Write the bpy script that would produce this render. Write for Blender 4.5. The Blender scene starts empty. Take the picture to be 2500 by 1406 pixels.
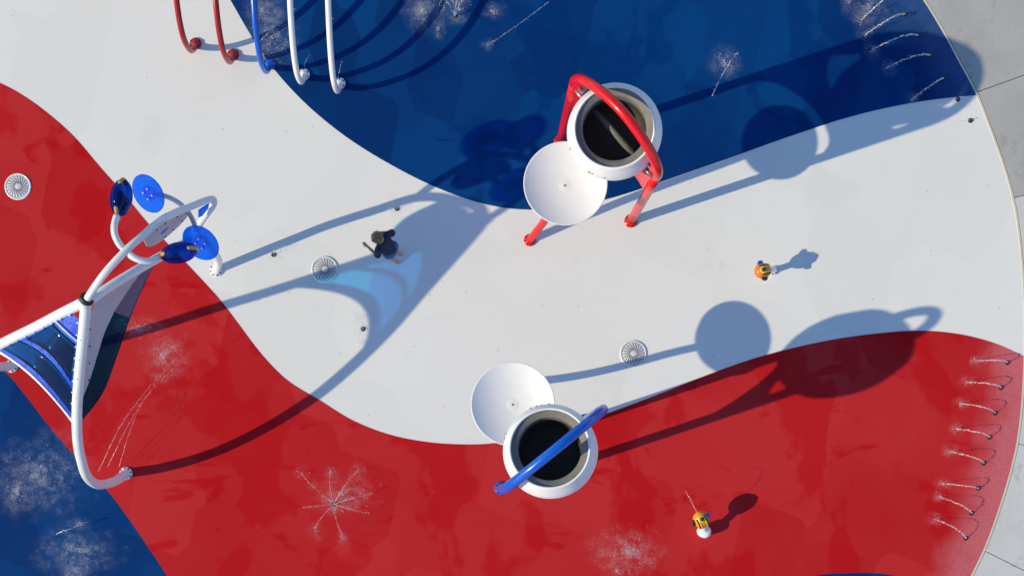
import bpy, bmesh, math, random
import numpy as np
from mathutils import Vector, Matrix, noise as mnoise

random.seed(7)
SC = bpy.context.scene
COL = SC.collection

# ------------------------------------------------------------------ camera / world / sun / exposure
PX = 150.0                      # ground pixels (of the 2500 px photograph) per metre
H = 21.0                        # drone height in metres
NX, NY = 1170.0, 1180.0         # ground point straight below the drone
cam = bpy.data.cameras.new("camera")
cam_o = bpy.data.objects.new("camera", cam)
COL.objects.link(cam_o)
cam_o.location = (0, 0, H)
cam_o.rotation_euler = (0, 0, 0)
cam.sensor_width = 36.0
cam.lens = 36.0 * (H * PX) / 2500.0
cam.shift_x = (1250 - NX) / 2500.0
cam.shift_y = (NY - 703) / 2500.0
cam.clip_end = 2000
SC.camera = cam_o

SUN = Vector((4887 / (H * PX), 1625 / (H * PX), -1.0))      # direction the light travels
ELEV = math.atan2(1.0, math.hypot(SUN.x, SUN.y))
world = bpy.data.worlds.new("World")
SC.world = world
world.use_nodes = True
wn = world.node_tree
bg = wn.nodes["Background"]
sky = wn.nodes.new("ShaderNodeTexSky")
sky.sky_type = 'NISHITA'
sky.sun_disc = False
sky.sun_elevation = ELEV
sky.sun_rotation = math.atan2(-SUN.x, -SUN.y)
sky.altitude = 800
sky.air_density = 1.0
sky.dust_density = 0.2
sky.ozone_density = 4.0
bg.inputs[1].default_value = 0.145
wn.links.new(sky.outputs[0], bg.inputs[0])
sun = bpy.data.lights.new("sun", 'SUN')
sun.energy = 3.4
sun.angle = math.radians(0.53)
sun.color = (1.0, 0.855, 0.55)
sun_o = bpy.data.objects.new("sun", sun)
COL.objects.link(sun_o)
sun_o.rotation_euler = SUN.to_track_quat('-Z', 'Y').to_euler()
SC.view_settings.view_transform = 'Standard'
SC.view_settings.look = 'None'
SC.view_settings.exposure = 0.33
SC.view_settings.gamma = 1.0
SC.cycles.transparent_max_bounces = 48


# ------------------------------------------------------------------ helpers
def G(px, py, z=0.0):
    return Vector(((px - NX) / PX, (NY - py) / PX, z))


def I(px, py, h):
    k = 1 - h / H
    return Vector(((px - NX) / PX * k, (NY - py) / PX * k, h))


def IR(px, py, r):
    return I(px, py, r * H)


def tag(o, label=None, cat=None, group=None, kind=None):
    if label: o["label"] = label
    if cat: o["category"] = cat
    if group: o["group"] = group
    if kind: o["kind"] = kind
    return o


def thing(name, label, cat, loc, group=None):
    o = bpy.data.objects.new(name, None)
    o.empty_display_size = 0.1
    COL.objects.link(o)
    o.location = loc
    return tag(o, label, cat, group)


def root_loc(p):
    while p.parent: p = p.parent
    return Vector(p.location)


def link(name, me, mat, parent=None, smooth=True):
    """world-space mesh -> object; vertices shifted into the parent's space"""
    if mat is not None:
        me.materials.clear(); me.materials.append(mat)
    if smooth:
        me.polygons.foreach_set("use_smooth", [True] * len(me.polygons))
    o = bpy.data.objects.new(name, me)
    COL.objects.link(o)
    if parent is not None:
        o.parent = parent
        me.transform(Matrix.Translation(-root_loc(parent)))
    return o


def own(name, me, mat, loc, smooth=True):
    """world-space mesh -> top-level object with its origin at loc"""
    o = link(name, me, mat, None, smooth)
    me.transform(Matrix.Translation(-Vector(loc)))
    o.location = loc
    return o


def share(name, me, parent, loc, rot=None):
    o = bpy.data.objects.new(name, me)
    COL.objects.link(o)
    o.parent = parent
    o.location = Vector(loc) - root_loc(parent)
    if rot is not None: o.rotation_euler = rot
    return o


def spline(pts, n=8, closed=False):
    pts = [Vector(p) for p in pts]
    out = []
    m = len(pts)
    rng = range(m) if closed else range(m - 1)
    for i in rng:
        p1, p2 = pts[i], pts[(i + 1) % m]
        p0 = pts[i - 1] if (closed or i > 0) else p1 * 2 - p2
        p3 = pts[(i + 2) % m] if (closed or i + 2 < m) else p2 * 2 - p1
        a = max((p1 - p0).length, 1e-6) ** .5; b = max((p2 - p1).length, 1e-6) ** .5; c = max((p3 - p2).length, 1e-6) ** .5
        m1 = ((p1 - p0) / a - (p2 - p0) / (a + b) + (p2 - p1) / b) * b
        m2 = ((p2 - p1) / b - (p3 - p1) / (b + c) + (p3 - p2) / c) * b
        for k in range(n):
            t = k / n
            out.append(p1 * (2*t**3 - 3*t*t + 1) + m1 * (t**3 - 2*t*t + t) + p2 * (-2*t**3 + 3*t*t) + m2 * (t**3 - t*t))
    if not closed: out.append(pts[-1].copy())
    return out


class MB:
    def __init__(self): self.v = []; self.f = []

    def add(self, vs, fs):
        o = len(self.v); self.v += [tuple(v) for v in vs]; self.f += [tuple(i + o for i in f) for f in fs]

    def tube(self, path, r, seg=16, caps=True, round_caps=False):
        path = [Vector(p) for p in path]
        n = len(path)
        rr = r if isinstance(r, (list, tuple)) else [r] * n
        if round_caps:
            d0 = (path[0] - path[1]).normalized(); d1 = (path[-1] - path[-2]).normalized()
            pre = [(path[0] + d0 * rr[0] * math.sin(a), rr[0] * math.cos(a)) for a in (1.45, 1.1, .7, .35)]
            post = [(path[-1] + d1 * rr[-1] * math.sin(a), rr[-1] * math.cos(a)) for a in (.35, .7, 1.1, 1.45)]
            path = [p for p, _ in pre] + path + [p for p, _ in post]
            rr = [q for _, q in pre] + list(rr) + [q for _, q in post]
            n = len(path)
        T = []
        for i in range(n):
            t = path[min(i + 1, n - 1)] - path[max(i - 1, 0)]
            T.append(t.normalized() if t.length > 1e-9 else (T[-1] if T else Vector((0, 0, 1))))
        up = Vector((0, 0, 1)) if abs(T[0].z) < .9 else Vector((1, 0, 0))
        nrm = T[0].cross(up).normalized()
        vs = []
        for i in range(n):
            nrm = (nrm - T[i] * nrm.dot(T[i])).normalized()
            b = T[i].cross(nrm)
            for k in range(seg):
                a = 2 * math.pi * k / seg
                vs.append(path[i] + (nrm * math.cos(a) + b * math.sin(a)) * rr[i])
        fs = [(i*seg + k, i*seg + (k+1) % seg, (i+1)*seg + (k+1) % seg, (i+1)*seg + k) for i in range(n-1) for k in range(seg)]
        if caps:
            fs.append(tuple(range(seg))[::-1]); fs.append(tuple((n-1)*seg + k for k in range(seg)))
        self.add(vs, fs); return self

    def lathe(self, prof, M=Matrix(), seg=48):
        vs = []; fs = []
        n = len(prof)
        for r, z in prof:
            for k in range(seg):
                a = 2 * math.pi * k / seg
                vs.append(M @ Vector((max(r, 1e-4) * math.cos(a), max(r, 1e-4) * math.sin(a), z)))
        for i in range(n - 1):
            for k in range(seg):
                fs.append((i*seg + k, i*seg + (k+1) % seg, (i+1)*seg + (k+1) % seg, (i+1)*seg + k))
        self.add(vs, fs); return self

    def ellipsoid(self, c, ax, M3=Matrix.Identity(3), seg=20, rings=12):
        vs = []; fs = []
        for i in range(rings + 1):
            th = math.pi * i / rings
            for k in range(seg):
                a = 2 * math.pi * k / seg
                p = Vector((ax[0] * math.sin(th) * math.cos(a), ax[1] * math.sin(th) * math.sin(a), ax[2] * math.cos(th)))
                vs.append(Vector(c) + M3 @ p)
        for i in range(rings):
            for k in range(seg):
                fs.append((i*seg + k, (i+1)*seg + k, (i+1)*seg + (k+1) % seg, i*seg + (k+1) % seg))
        self.add(vs, fs); return self

    def box(self, c, s, M3=Matrix.Identity(3)):
        vs = [Vector(c) + M3 @ Vector((x*s[0]/2, y*s[1]/2, z*s[2]/2)) for x in (-1, 1) for y in (-1, 1) for z in (-1, 1)]
        self.add(vs, [(0,1,3,2), (4,6,7,5), (0,4,5,1), (2,3,7,6), (0,2,6,4), (1,5,7,3)]); return self

    def mesh(self, name="mesh", merge=0.0):
        me = bpy.data.meshes.new(name)
        me.from_pydata(self.v, [], self.f)
        bm = bmesh.new(); bm.from_mesh(me)
        if merge: bmesh.ops.remove_doubles(bm, verts=bm.verts, dist=merge)
        bmesh.ops.recalc_face_normals(bm, faces=bm.faces)
        bm.to_mesh(me); bm.free(); me.update()
        return me


def poly_slab(outer, holes=(), thick=0.02, nrm=None, name="slab"):
    """planar-ish outline (3D points) with holes, given thickness along nrm"""
    bm = bmesh.new()
    edges = []
    for loop in [outer] + list(holes):
        vs = [bm.verts.new(p) for p in loop]
        edges += [bm.edges.new((vs[i], vs[(i + 1) % len(vs)])) for i in range(len(vs))]
    bmesh.ops.triangle_fill(bm, edges=edges, use_beauty=True, use_dissolve=False,
                            normal=nrm if nrm is not None else Vector((0, 0, 0)))
    bmesh.ops.recalc_face_normals(bm, faces=bm.faces)
    if nrm is None:
        nrm = Vector((0, 0, 0))
        for f in bm.faces: nrm += f.normal * f.calc_area()
        nrm.normalize()
    if thick:
        r = bmesh.ops.extrude_face_region(bm, geom=list(bm.faces))
        bmesh.ops.translate(bm, verts=[g for g in r['geom'] if isinstance(g, bmesh.types.BMVert)], vec=-nrm * thick)
        bmesh.ops.recalc_face_normals(bm, faces=bm.faces)
    me = bpy.data.meshes.new(name); bm.to_mesh(me); bm.free()
    return me


def axis_matrix(z, loc=(0, 0, 0)):
    z = Vector(z).normalized()
    return Matrix.Translation(Vector(loc)) @ z.to_track_quat('Z', 'Y').to_matrix().to_4x4()


# ------------------------------------------------------------------ materials
def nt(name):
    m = bpy.data.materials.new(name); m.use_nodes = True
    n = m.node_tree
    return m, n, n.nodes["Principled BSDF"], n.nodes["Material Output"]


def N_(n, t, **kw):
    x = n.nodes.new(t)
    for k, v in kw.items():
        if k.startswith('i_'): x.inputs[k[2:].replace('_', ' ')].default_value = v
        else: setattr(x, k, v)
    return x


def mixc(n, fac, a, b, blend='MIX'):
    x = n.nodes.new("ShaderNodeMix"); x.data_type = 'RGBA'; x.blend_type = blend
    for s, v in ((0, fac), (6, a), (7, b)):
        if isinstance(v, bpy.types.NodeSocket): n.links.new(v, x.inputs[s])
        elif s == 0: x.inputs[0].default_value = v
        else: x.inputs[s].default_value = (*v[:3], 1)
    return x.outputs[2]


def math_(n, op, a, b=None, c=None):
    x = n.nodes.new("ShaderNodeMath"); x.operation = op
    for i, v in enumerate((a, b, c)):
        if v is None: continue
        if isinstance(v, bpy.types.NodeSocket): n.links.new(v, x.inputs[i])
        else: x.inputs[i].default_value = v
    return x.outputs[0]


def ramp(n, src, lo, hi, a=0.0, b=1.0):
    x = n.nodes.new("ShaderNodeMapRange"); x.interpolation_type = 'SMOOTHSTEP'
    n.links.new(src, x.inputs[0])
    for i, v in enumerate((lo, hi, a, b)): x.inputs[1 + i].default_value = v
    return x.outputs[0]


def coords(n, scale=(1, 1, 1), rot=0.0, loc=(0, 0, 0), kind='Object'):
    t = n.nodes.new("ShaderNodeTexCoord"); mp = n.nodes.new("ShaderNodeMapping")
    mp.inputs['Scale'].default_value = scale; mp.inputs['Rotation'].default_value = (0, 0, rot); mp.inputs['Location'].default_value = loc
    n.links.new(t.outputs[kind], mp.inputs[0])
    return mp.outputs[0]


def noise(n, vec, scale, detail=4, rough=.55, dist=0.0):
    x = n.nodes.new("ShaderNodeTexNoise")
    x.inputs['Scale'].default_value = scale; x.inputs['Detail'].default_value = detail
    x.inputs['Roughness'].default_value = rough; x.inputs['Distortion'].default_value = dist
    n.links.new(vec, x.inputs['Vector'])
    return x.outputs[0]


# the pad's outer edge, a large arc
EDGE = [(2253, 0), (2300, 76), (2340, 150), (2384, 233), (2420, 325), (2452, 415), (2476, 505), (2489, 595), (2497, 690),
        (2500, 780), (2499, 880), (2493, 990), (2482, 1080), (2462, 1165), (2436, 1248), (2406, 1330), (2370, 1406)]
_A = np.array([[2*x, 2*y, 1] for x, y in EDGE]); _b = np.array([x*x + y*y for x, y in EDGE])
_s = np.linalg.lstsq(_A, _b, rcond=None)[0]
ECX, ECY = _s[0], _s[1]; ER = math.sqrt(_s[2] + ECX**2 + ECY**2)
EC = G(ECX, ECY)


def pad_material(name, base, light, dark, wet, wet_lo, wet_hi, fade, cell=1.0, grain=.06, fade_amt=.55, seed=0):
    m, n, p, out = nt(name)
    v = coords(n, loc=(seed * 3.1, seed * 1.7, 0))
    vr = coords(n, rot=0.28, loc=(seed, 2, 0), scale=(1, .72, 1))
    vo = n.nodes.new("ShaderNodeTexVoronoi"); vo.distance = 'CHEBYCHEV'; vo.voronoi_dimensions = '2D'
    vo.inputs['Scale'].default_value = 1.15 * cell; vo.inputs['Randomness'].default_value = .5
    n.links.new(vr, vo.inputs['Vector'])
    sep = n.nodes.new("ShaderNodeSeparateColor"); n.links.new(vo.outputs['Color'], sep.inputs[0])
    big = noise(n, v, .55, 5, .6, .4)
    t = math_(n, 'ADD', math_(n, 'MULTIPLY', sep.outputs[0], .42), math_(n, 'MULTIPLY', big, .68))
    c = mixc(n, ramp(n, t, .25, .85), dark, light)
    c = mixc(n, .38, c, base)
    # faint scuffs: thin ridges of a stretched noise
    sc = noise(n, coords(n, loc=(seed, 5, 0), rot=.9, scale=(.35, 1.6, 1)), 1.5, 6, .62, 1.4)
    rd = math_(n, 'ABSOLUTE', math_(n, 'SUBTRACT', sc, .5))
    rd = math_(n, 'MULTIPLY', ramp(n, rd, .0, .006, 1, 0), ramp(n, big, .5, .62, 0, .30))
    c = mixc(n, rd, c, tuple(x * .62 for x in base))
    # wet run-off: broad patches with crisp shorelines plus thinner streaks
    w1 = noise(n, coords(n, loc=(seed*2 + 4, 7, 0), rot=.4, scale=(1, .8, 1)), .75, 5.5, .52, .35)
    w2 = noise(n, coords(n, loc=(seed + 9, 1, 0), rot=-.75, scale=(.7, 1.5, 1)), 1.0, 6, .58, 1.1)
    wm = ramp(n, w1, wet_lo, wet_lo + .05)
    wm2 = ramp(n, w2, wet_hi, wet_hi + .07)
    wetm = math_(n, 'MAXIMUM', math_(n, 'MULTIPLY', wm, .55), math_(n, 'MULTIPLY', wm2, .65))
    c = mixc(n, wetm, c, wet)
    # chalky dry rim towards the pad's edge
    geo = n.nodes.new("ShaderNodeTexCoord")
    d = n.nodes.new("ShaderNodeVectorMath"); d.operation = 'DISTANCE'
    n.links.new(geo.outputs['Object'], d.inputs[0]); d.inputs[1].default_value = EC
    e = math_(n, 'ADD', d.outputs['Value'], math_(n, 'MULTIPLY', math_(n, 'SUBTRACT', noise(n, v, 1.6, 3), .5), .9))
    sp = noise(n, v, 55, 2, .7)
    ef = math_(n, 'MULTIPLY', ramp(n, e, ER / PX - .85, ER / PX - .05), math_(n, 'ADD', ramp(n, sp, .3, .7, .45, 1.0), 0.0))
    ef = math_(n, 'MULTIPLY', ef, fade_amt)
    c = mixc(n, ef, c, fade)
    g = noise(n, v, 140, 2, .8)
    gm = ramp(n, g, .2, .8, 1 - grain, 1 + grain)
    mm = n.nodes.new("ShaderNodeVectorMath"); mm.operation = 'SCALE'
    n.links.new(c, mm.inputs[0]); n.links.new(gm, mm.inputs['Scale'])
    # sparse grit
    vg = n.nodes.new("ShaderNodeTexVoronoi"); vg.voronoi_dimensions = '2D'; vg.inputs['Scale'].default_value = 1.1
    n.links.new(v, vg.inputs['Vector'])
    sg = n.nodes.new('ShaderNodeSeparateColor'); n.links.new(vg.outputs['Color'], sg.inputs[0])
    grit = math_(n, 'MAXIMUM', ramp(n, vg.outputs['Distance'], .006, .016, .5, 1.0), ramp(n, sg.outputs[1], .3, .34, 0, 1))
    m2 = n.nodes.new("ShaderNodeVectorMath"); m2.operation = 'SCALE'
    n.links.new(mm.outputs[0], m2.inputs[0]); n.links.new(grit, m2.inputs['Scale'])
    n.links.new(m2.outputs[0], p.inputs['Base Color'])
    n.links.new(ramp(n, wetm, 0, 1, .72, .3), p.inputs['Roughness'])
    bp = n.nodes.new("ShaderNodeBump"); bp.inputs['Strength'].default_value = .12; bp.inputs['Distance'].default_value = .01
    n.links.new(g, bp.inputs['Height']); n.links.new(bp.outputs[0], p.inputs['Normal'])
    p.inputs['Specular IOR Level'].default_value = .06
    return m


M_WHITE = pad_material("white_pad", (.750, .748, .722), (.772, .770, .748), (.722, .720, .696), (.70, .702, .69), .60, .66,
                       (.76, .76, .76), .6, .02, .2, 1)
M_RED = pad_material("red_pad", (.475, .016, .021), (.525, .034, .038), (.440, .008, .013), (.455, .002, .005), .52, .60,
                     (.58, .17, .20), .8, .06, 1.0, 2)
M_BLUE = pad_material("blue_pad", (.0005, .036, .165), (.001, .060, .225), (.0004, .022, .118), (.0003, .026, .140), .53, .63,
                      (.06, .12, .27), 1.0, .09, .7, 3)


def concrete(name, a, b, c, seed):
    m, n, p, out = nt(name)
    v = coords(n, loc=(seed, seed * 2.3, 0))
    k = noise(n, v, .9, 6, .62, .3)
    col = mixc(n, ramp(n, k, .3, .7), a, b)
    k2 = noise(n, v, 2.6, 7, .7, 1.2)
    col = mixc(n, ramp(n, k2, .56, .66, 0, .7), col, c)
    g = noise(n, v, 60, 4, .7)
    col = mixc(n, ramp(n, g, .3, .7, .0, .25), col, (.2, .2, .19))
    n.links.new(col, p.inputs['Base Color']); p.inputs['Roughness'].default_value = .85
    bp = n.nodes.new("ShaderNodeBump"); bp.inputs['Strength'].default_value = .25; bp.inputs['Distance'].default_value = .01
    n.links.new(g, bp.inputs['Height']); n.links.new(bp.outputs[0], p.inputs['Normal'])
    return m


M_CONC = concrete("concrete_warm", (.41, .405, .395), (.46, .455, .445), (.34, .325, .30), 2)
M_CONC2 = concrete("concrete_pale", (.60, .605, .60), (.66, .665, .66), (.45, .44, .41), 5)
M_GROUND = concrete("ground_concrete", (.30, .29, .28), (.36, .35, .34), (.25, .24, .22), 9)


def paint(name, col, rough=.28, dirt=.12, coat=.35, metal=0.0):
    m, n, p, out = nt(name)
    v = coords(n)
    k = noise(n, v, 5, 5, .6)
    k2 = noise(n, v, 38, 3, .6)
    d = tuple(c * .72 for c in col)
    c = mixc(n, ramp(n, k, .45, .75, 0, dirt * 2), col, d)
    n.links.new(c, p.inputs['Base Color'])
    n.links.new(ramp(n, k2, .2, .8, rough * .8, rough * 1.35), p.inputs['Roughness'])
    p.inputs['Coat Weight'].default_value = coat; p.inputs['Coat Roughness'].default_value = .12
    p.inputs['Metallic'].default_value = metal
    return m


P_WHITE = paint("white_paint", (.80, .80, .80))
P_DISH = paint("white_fibreglass", (.80, .81, .82), .45, .06, .1)
P_RED = paint("red_paint", (.66, .005, .009), .25, .08, .12)
P_DKRED = paint("dark_red_paint", (.36, .006, .012), .25, .1, .15)
P_BLUE = paint("blue_paint", (.001, .10, .56), .25, .1, .12)
P_FRAME = paint("blue_frame_paint", (.0, .075, .66), .6, .05, 0)
P_BLACK = paint("black_rubber", (.02, .02, .024), .5, .1, 0)
P_STEEL = paint("steel", (.42, .42, .42), .35, .2, 0, .9)
P_GREY = paint("grey_fibreglass", (.185, .175, .160), .7, .45, 0)
P_INSIDE = paint("dark_inside", (.050, .046, .040), .6, .4, 0)  # dark tone for the lower inside of the buckets
P_GOLD = paint("gold_paint", (.50, .30, .06), .35)
P_YELLOW = paint("yellow_paint", (.80, .50, .01), .3)
P_ORANGE = paint("orange_paint", (.75, .18, .006), .3)
P_AMBER = paint("amber_paint", (.80, .30, .005), .3)
P_HOLE = paint("slot_dark", (.07, .075, .09), .8, 0, 0)
P_EDGING = paint("cream_edging", (.62, .58, .50), .7, .2, 0)
P_JOINT = paint("panel_shade_grey", (.46, .47, .52), .5, .08, .05)  # grey with the pale panel's shade put into the colour; mast plate shares it


P_SLATE = paint("slate_panel_paint", (.075, .10, .20), .5, .06, .05)


def acrylic(name, tint, dif, dif_amt, rough=.06, gloss=.38):
    m, n, p, out = nt(name)
    tr = N_(n, "ShaderNodeBsdfTransparent"); tr.inputs[0].default_value = (*tint, 1)
    df = N_(n, "ShaderNodeBsdfDiffuse"); df.inputs[0].default_value = (*dif, 1)
    gl = N_(n, "ShaderNodeBsdfGlossy"); gl.inputs['Roughness'].default_value = rough
    a = N_(n, "ShaderNodeMixShader"); a.inputs[0].default_value = dif_amt
    n.links.new(tr.outputs[0], a.inputs[1]); n.links.new(df.outputs[0], a.inputs[2])
    fr = N_(n, "ShaderNodeFresnel"); fr.inputs[0].default_value = 1.49
    b = N_(n, "ShaderNodeMixShader")
    n.links.new(math_(n, 'MULTIPLY', fr.outputs[0], gloss), b.inputs[0]); n.links.new(a.outputs[0], b.inputs[1]); n.links.new(gl.outputs[0], b.inputs[2])
    n.nodes.remove(p); n.links.new(b.outputs[0], out.inputs['Surface'])
    return m


A_DISC = acrylic("blue_acrylic_disc", (.002, .42, 1.0), (.0, .13, .95), .18)
A_DEEP = acrylic("deep_blue_acrylic", (.01, .25, .80), (.002, .02, .20), .25)
A_BAND = acrylic("tinted_band_acrylic", (.10, .80, 1.0), (.006, .014, .12), .08, .05, .06)
A_PANEL = acrylic("tinted_panel_acrylic", (.02, .62, 1.0), (.12, .18, .42), .08, .05, .25)


def skinlike(name, col, rough=.6):
    m, n, p, out = nt(name)
    k = noise(n, coords(n), 18, 4)
    n.links.new(mixc(n, ramp(n, k, .35, .7), col, tuple(c * .8 for c in col)), p.inputs['Base Color'])
    p.inputs['Roughness'].default_value = rough
    return m


B_SKIN = skinlike("skin", (.58, .32, .23), .5)
B_SHIRT = skinlike("navy_cotton", (.016, .024, .070), .9)
B_SHORT = skinlike("blue_swim_fabric", (.010, .14, .36), .7)
B_EYE = skinlike("eye_dark", (.02, .015, .01), .3)
m, n, p, out = nt("sun_bleached_hair")
k = noise(n, coords(n, scale=(1, 1, 3)), 30, 4, .6)
n.links.new(mixc(n, ramp(n, k, .35, .65), (.13, .075, .042), (.34, .22, .12)), p.inputs['Base Color'])
p.inputs['Roughness'].default_value = .7
B_HAIR = m

# aerated water: most of it lets the ground through
m, n, p, out = nt("aerated_water")
p.inputs['Base Color'].default_value = (.86, .88, .92, 1); p.inputs['Roughness'].default_value = .15
tr = N_(n, "ShaderNodeBsdfTransparent"); mx = N_(n, "ShaderNodeMixShader")
k = noise(n, coords(n), 26, 3)
n.links.new(ramp(n, k, .35, .65, .12, .58), mx.inputs[0])
n.links.new(tr.outputs[0], mx.inputs[1]); n.links.new(p.outputs[0], mx.inputs[2]); n.links.new(mx.outputs[0], out.inputs['Surface'])
W_WATER = m


def foam_material(name, gain):
    """a film of water with ridged lines of foam that thins out towards its rim"""
    m, n, p, out = nt(name)
    p.inputs['Base Color'].default_value = (.84, .86, .90, 1); p.inputs['Roughness'].default_value = .35
    g = coords(n, kind='Generated')
    v = coords(n, kind='Object')
    d = n.nodes.new("ShaderNodeVectorMath"); d.operation = 'DISTANCE'
    fl = n.nodes.new('ShaderNodeVectorMath'); fl.operation = 'MULTIPLY'; fl.inputs[1].default_value = (1, 1, 0); n.links.new(g, fl.inputs[0])
    n.links.new(fl.outputs[0], d.inputs[0]); d.inputs[1].default_value = (.5, .5, 0)
    info = n.nodes.new("ShaderNodeObjectInfo")
    off = n.nodes.new("ShaderNodeVectorMath"); off.operation = 'ADD'
    sh = n.nodes.new("ShaderNodeVectorMath"); sh.operation = 'SCALE'; sh.inputs[0].default_value = (31, 17, 5)
    n.links.new(info.outputs['Random'], sh.inputs['Scale']); n.links.new(v, off.inputs[0]); n.links.new(sh.outputs[0], off.inputs[1])
    q = off.outputs[0]
    wob = math_(n, 'MULTIPLY', math_(n, 'SUBTRACT', noise(n, q, 3.2, 4, .6), .5), .55)
    fall = ramp(n, math_(n, 'ADD', d.outputs['Value'], wob), .05, .46, 1, 0)
    r1 = math_(n, 'ABSOLUTE', math_(n, 'SUBTRACT', noise(n, q, 20, 3, .6, 1.3), .5))
    r2 = math_(n, 'ABSOLUTE', math_(n, 'SUBTRACT', noise(n, q, 42, 2, .6, .9), .5))
    ridge = math_(n, 'MAXIMUM', ramp(n, r1, .0, .04, 1, 0), math_(n, 'MULTIPLY', ramp(n, r2, .0, .06, 1, 0), .7))
    patch_ = ramp(n, noise(n, q, 7, 3, .6), .38, .66, .05, 1)
    a = math_(n, 'MULTIPLY', math_(n, 'MULTIPLY', ridge, patch_), math_(n, 'MULTIPLY', fall, gain))
    a = math_(n, 'ADD', a, math_(n, 'MULTIPLY', fall, .05 * gain))
    a = math_(n, 'ADD', a, math_(n, 'MULTIPLY', ramp(n, d.outputs['Value'], .0, .16, 1, 0), math_(n, 'MULTIPLY', patch_, .35 * gain)))
    a = math_(n, 'MINIMUM', a, .95)
    tr = N_(n, "ShaderNodeBsdfTransparent"); mx = N_(n, "ShaderNodeMixShader")
    n.links.new(a, mx.inputs[0]); n.links.new(tr.outputs[0], mx.inputs[1]); n.links.new(p.outputs[0], mx.inputs[2]); n.links.new(mx.outputs[0], out.inputs['Surface'])
    return m


W_FOAM = foam_material("foam_film", .30)
W_FOAM2 = foam_material("thin_foam_film", .24)

# ------------------------------------------------------------------ the setting
me = bpy.data.meshes.new("ground"); me.from_pydata([(-300, -300, -.05), (300, -300, -.05), (300, 300, -.05), (-300, 300, -.05)], [], [(0, 1, 2, 3)])
tag(link("ground", me, M_GROUND, smooth=False), kind="structure")


def circ(y):       # x on the edge circle at image row y
    return ECX + math.sqrt(max(ER**2 - (y - ECY)**2, 1))


edge_pts = [(circ(-760), -760), (circ(-500), -500), (circ(-250), -250), (circ(-90), -90)] + EDGE + [(circ(1500), 1500), (circ(1680), 1680), (circ(1900), 1900), (circ(2100), 2100)]
edge = [(p.x, p.y) for p in spline([Vector((x, y, 0)) for x, y in edge_pts], 5)]


def sheet(name, loop, z, mat):
    pts = [G(x, y, z) for x, y in loop]
    me = poly_slab(pts, thick=0, nrm=Vector((0, 0, 1)), name=name)
    bm = bmesh.new(); bm.from_mesh(me)
    for f in bm.faces:
        if f.normal.z < 0: f.normal_flip()
    bm.to_mesh(me); bm.free()
    return tag(link(name, me, mat, smooth=False), kind="structure")


sheet("white_pad_surface", edge + [(-1400, edge[-1][1]), (-1400, edge[0][1])], 0.0, M_WHITE)


def sp2(pts, n=8): return [(p.x, p.y) for p in spline([Vector((x, y, 0)) for x, y in pts], n)]


blue_line = sp2([(180, -760), (330, -420), (470, -160), (562, 0), (610, 83), (652, 147), (700, 206), (762, 268), (850, 338), (950, 400), (1050, 451), (1150, 489), (1222, 506),
                 (1292, 512), (1380, 507), (1480, 487), (1560, 463), (1640, 435), (1800, 379), (1900, 343), (1965, 321), (2050, 293), (2150, 267), (2250, 248), (2330, 238), (2384, 233)])
e_top = [p for p in edge if p[1] < 233]
sheet("blue_pad_surface", blue_line + e_top[::-1], 0.004, M_BLUE)
red_line = sp2([(-1400, -60), (-800, 20), (-300, 90), (0, 203), (62, 237), (122, 281), (182, 335), (242, 405), (302, 473), (362, 546), (420, 606), (482, 671), (540, 735), (582, 790),
                (640, 866), (702, 928), (780, 976), (860, 1025), (950, 1060), (1040, 1078), (1120, 1084), (1200, 1082), (1290, 1066), (1380, 1042), (1484, 1008), (1600, 965), (1750, 906),
                (1850, 872), (1950, 846), (2050, 826), (2150, 813), (2230, 807), (2300, 810), (2370, 821), (2440, 842), (2499, 869)])
e_bot = [p for p in edge if p[1] > 869]
blue2 = sp2([(-1400, 640), (-700, 700), (-250, 780), (-60, 850), (18, 912), (60, 962), (120, 1040), (200, 1132), (265, 1200), (312, 1262), (362, 1335), (410, 1408), (520, 1600), (700, 2100)])
sheet("red_pad_surface", red_line + e_bot + [(700, edge[-1][1])] + [p for p in blue2[::-1] if p[1] < edge[-1][1] - 1], 0.004, M_RED)
sheet("blue_pad_surface_corner", blue2 + [(-1400, 2100)], 0.004, M_BLUE).name = "blue_pad_surface"
blue3 = sp2([(1850, 1460), (1960, 1410), (2070, 1398), (2170, 1402), (2260, 1430), (2300, 1500)])
sheet("blue_pad_wave", blue3 + [(2200, 1600), (1950, 1600)], 0.008, M_BLUE).name = "blue_pad_surface"


def off_edge(d):
    out = []
    for i, (x, y) in enumerate(edge):
        a = edge[max(i-1, 0)]; b = edge[min(i+1, len(edge)-1)]
        tx, ty = b[0]-a[0], b[1]-a[1]; L = math.hypot(tx, ty)
        out.append((x + ty/L*d, y - tx/L*d))
    return out


me = poly_slab([G(x, y, .008) for x, y in off_edge(-.6)] + [G(x, y, .008) for x, y in off_edge(4.2)[::-1]], thick=.05, nrm=Vector((0, 0, 1)))
tag(link("pad_edging", me, P_EDGING, smooth=False), kind="structure")

apron = bpy.data.objects.new("concrete_apron", None); COL.objects.link(apron); tag(apron, kind="structure")
inner = off_edge(6.0)
joints = [((edge[0][0], -760), (1, -.6)), ((2390, 224), (117, -42)), ((2480, 482), (22, -5)), ((2485, 1082), (16, 5)), ((2404, 1344), (98, 49)), ((edge[-1][0], 2100), (1, .8))]


def ray_hit(j):
    (x, y), (dx, dy) = j
    return min(range(len(inner)), key=lambda i: abs((inner[i][0]-x)*dy - (inner[i][1]-y)*dx) / math.hypot(dx, dy) + (0 if abs(inner[i][1]-y) < 120 else 1e4))


def cross(j, a, b):
    (x, y), (dx, dy) = j
    fa = (a[0]-x)*dy - (a[1]-y)*dx; fb = (b[0]-x)*dy - (b[1]-y)*dx
    t = fa / (fa - fb); return (a[0]+(b[0]-a[0])*t, a[1]+(b[1]-a[1])*t)


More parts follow.
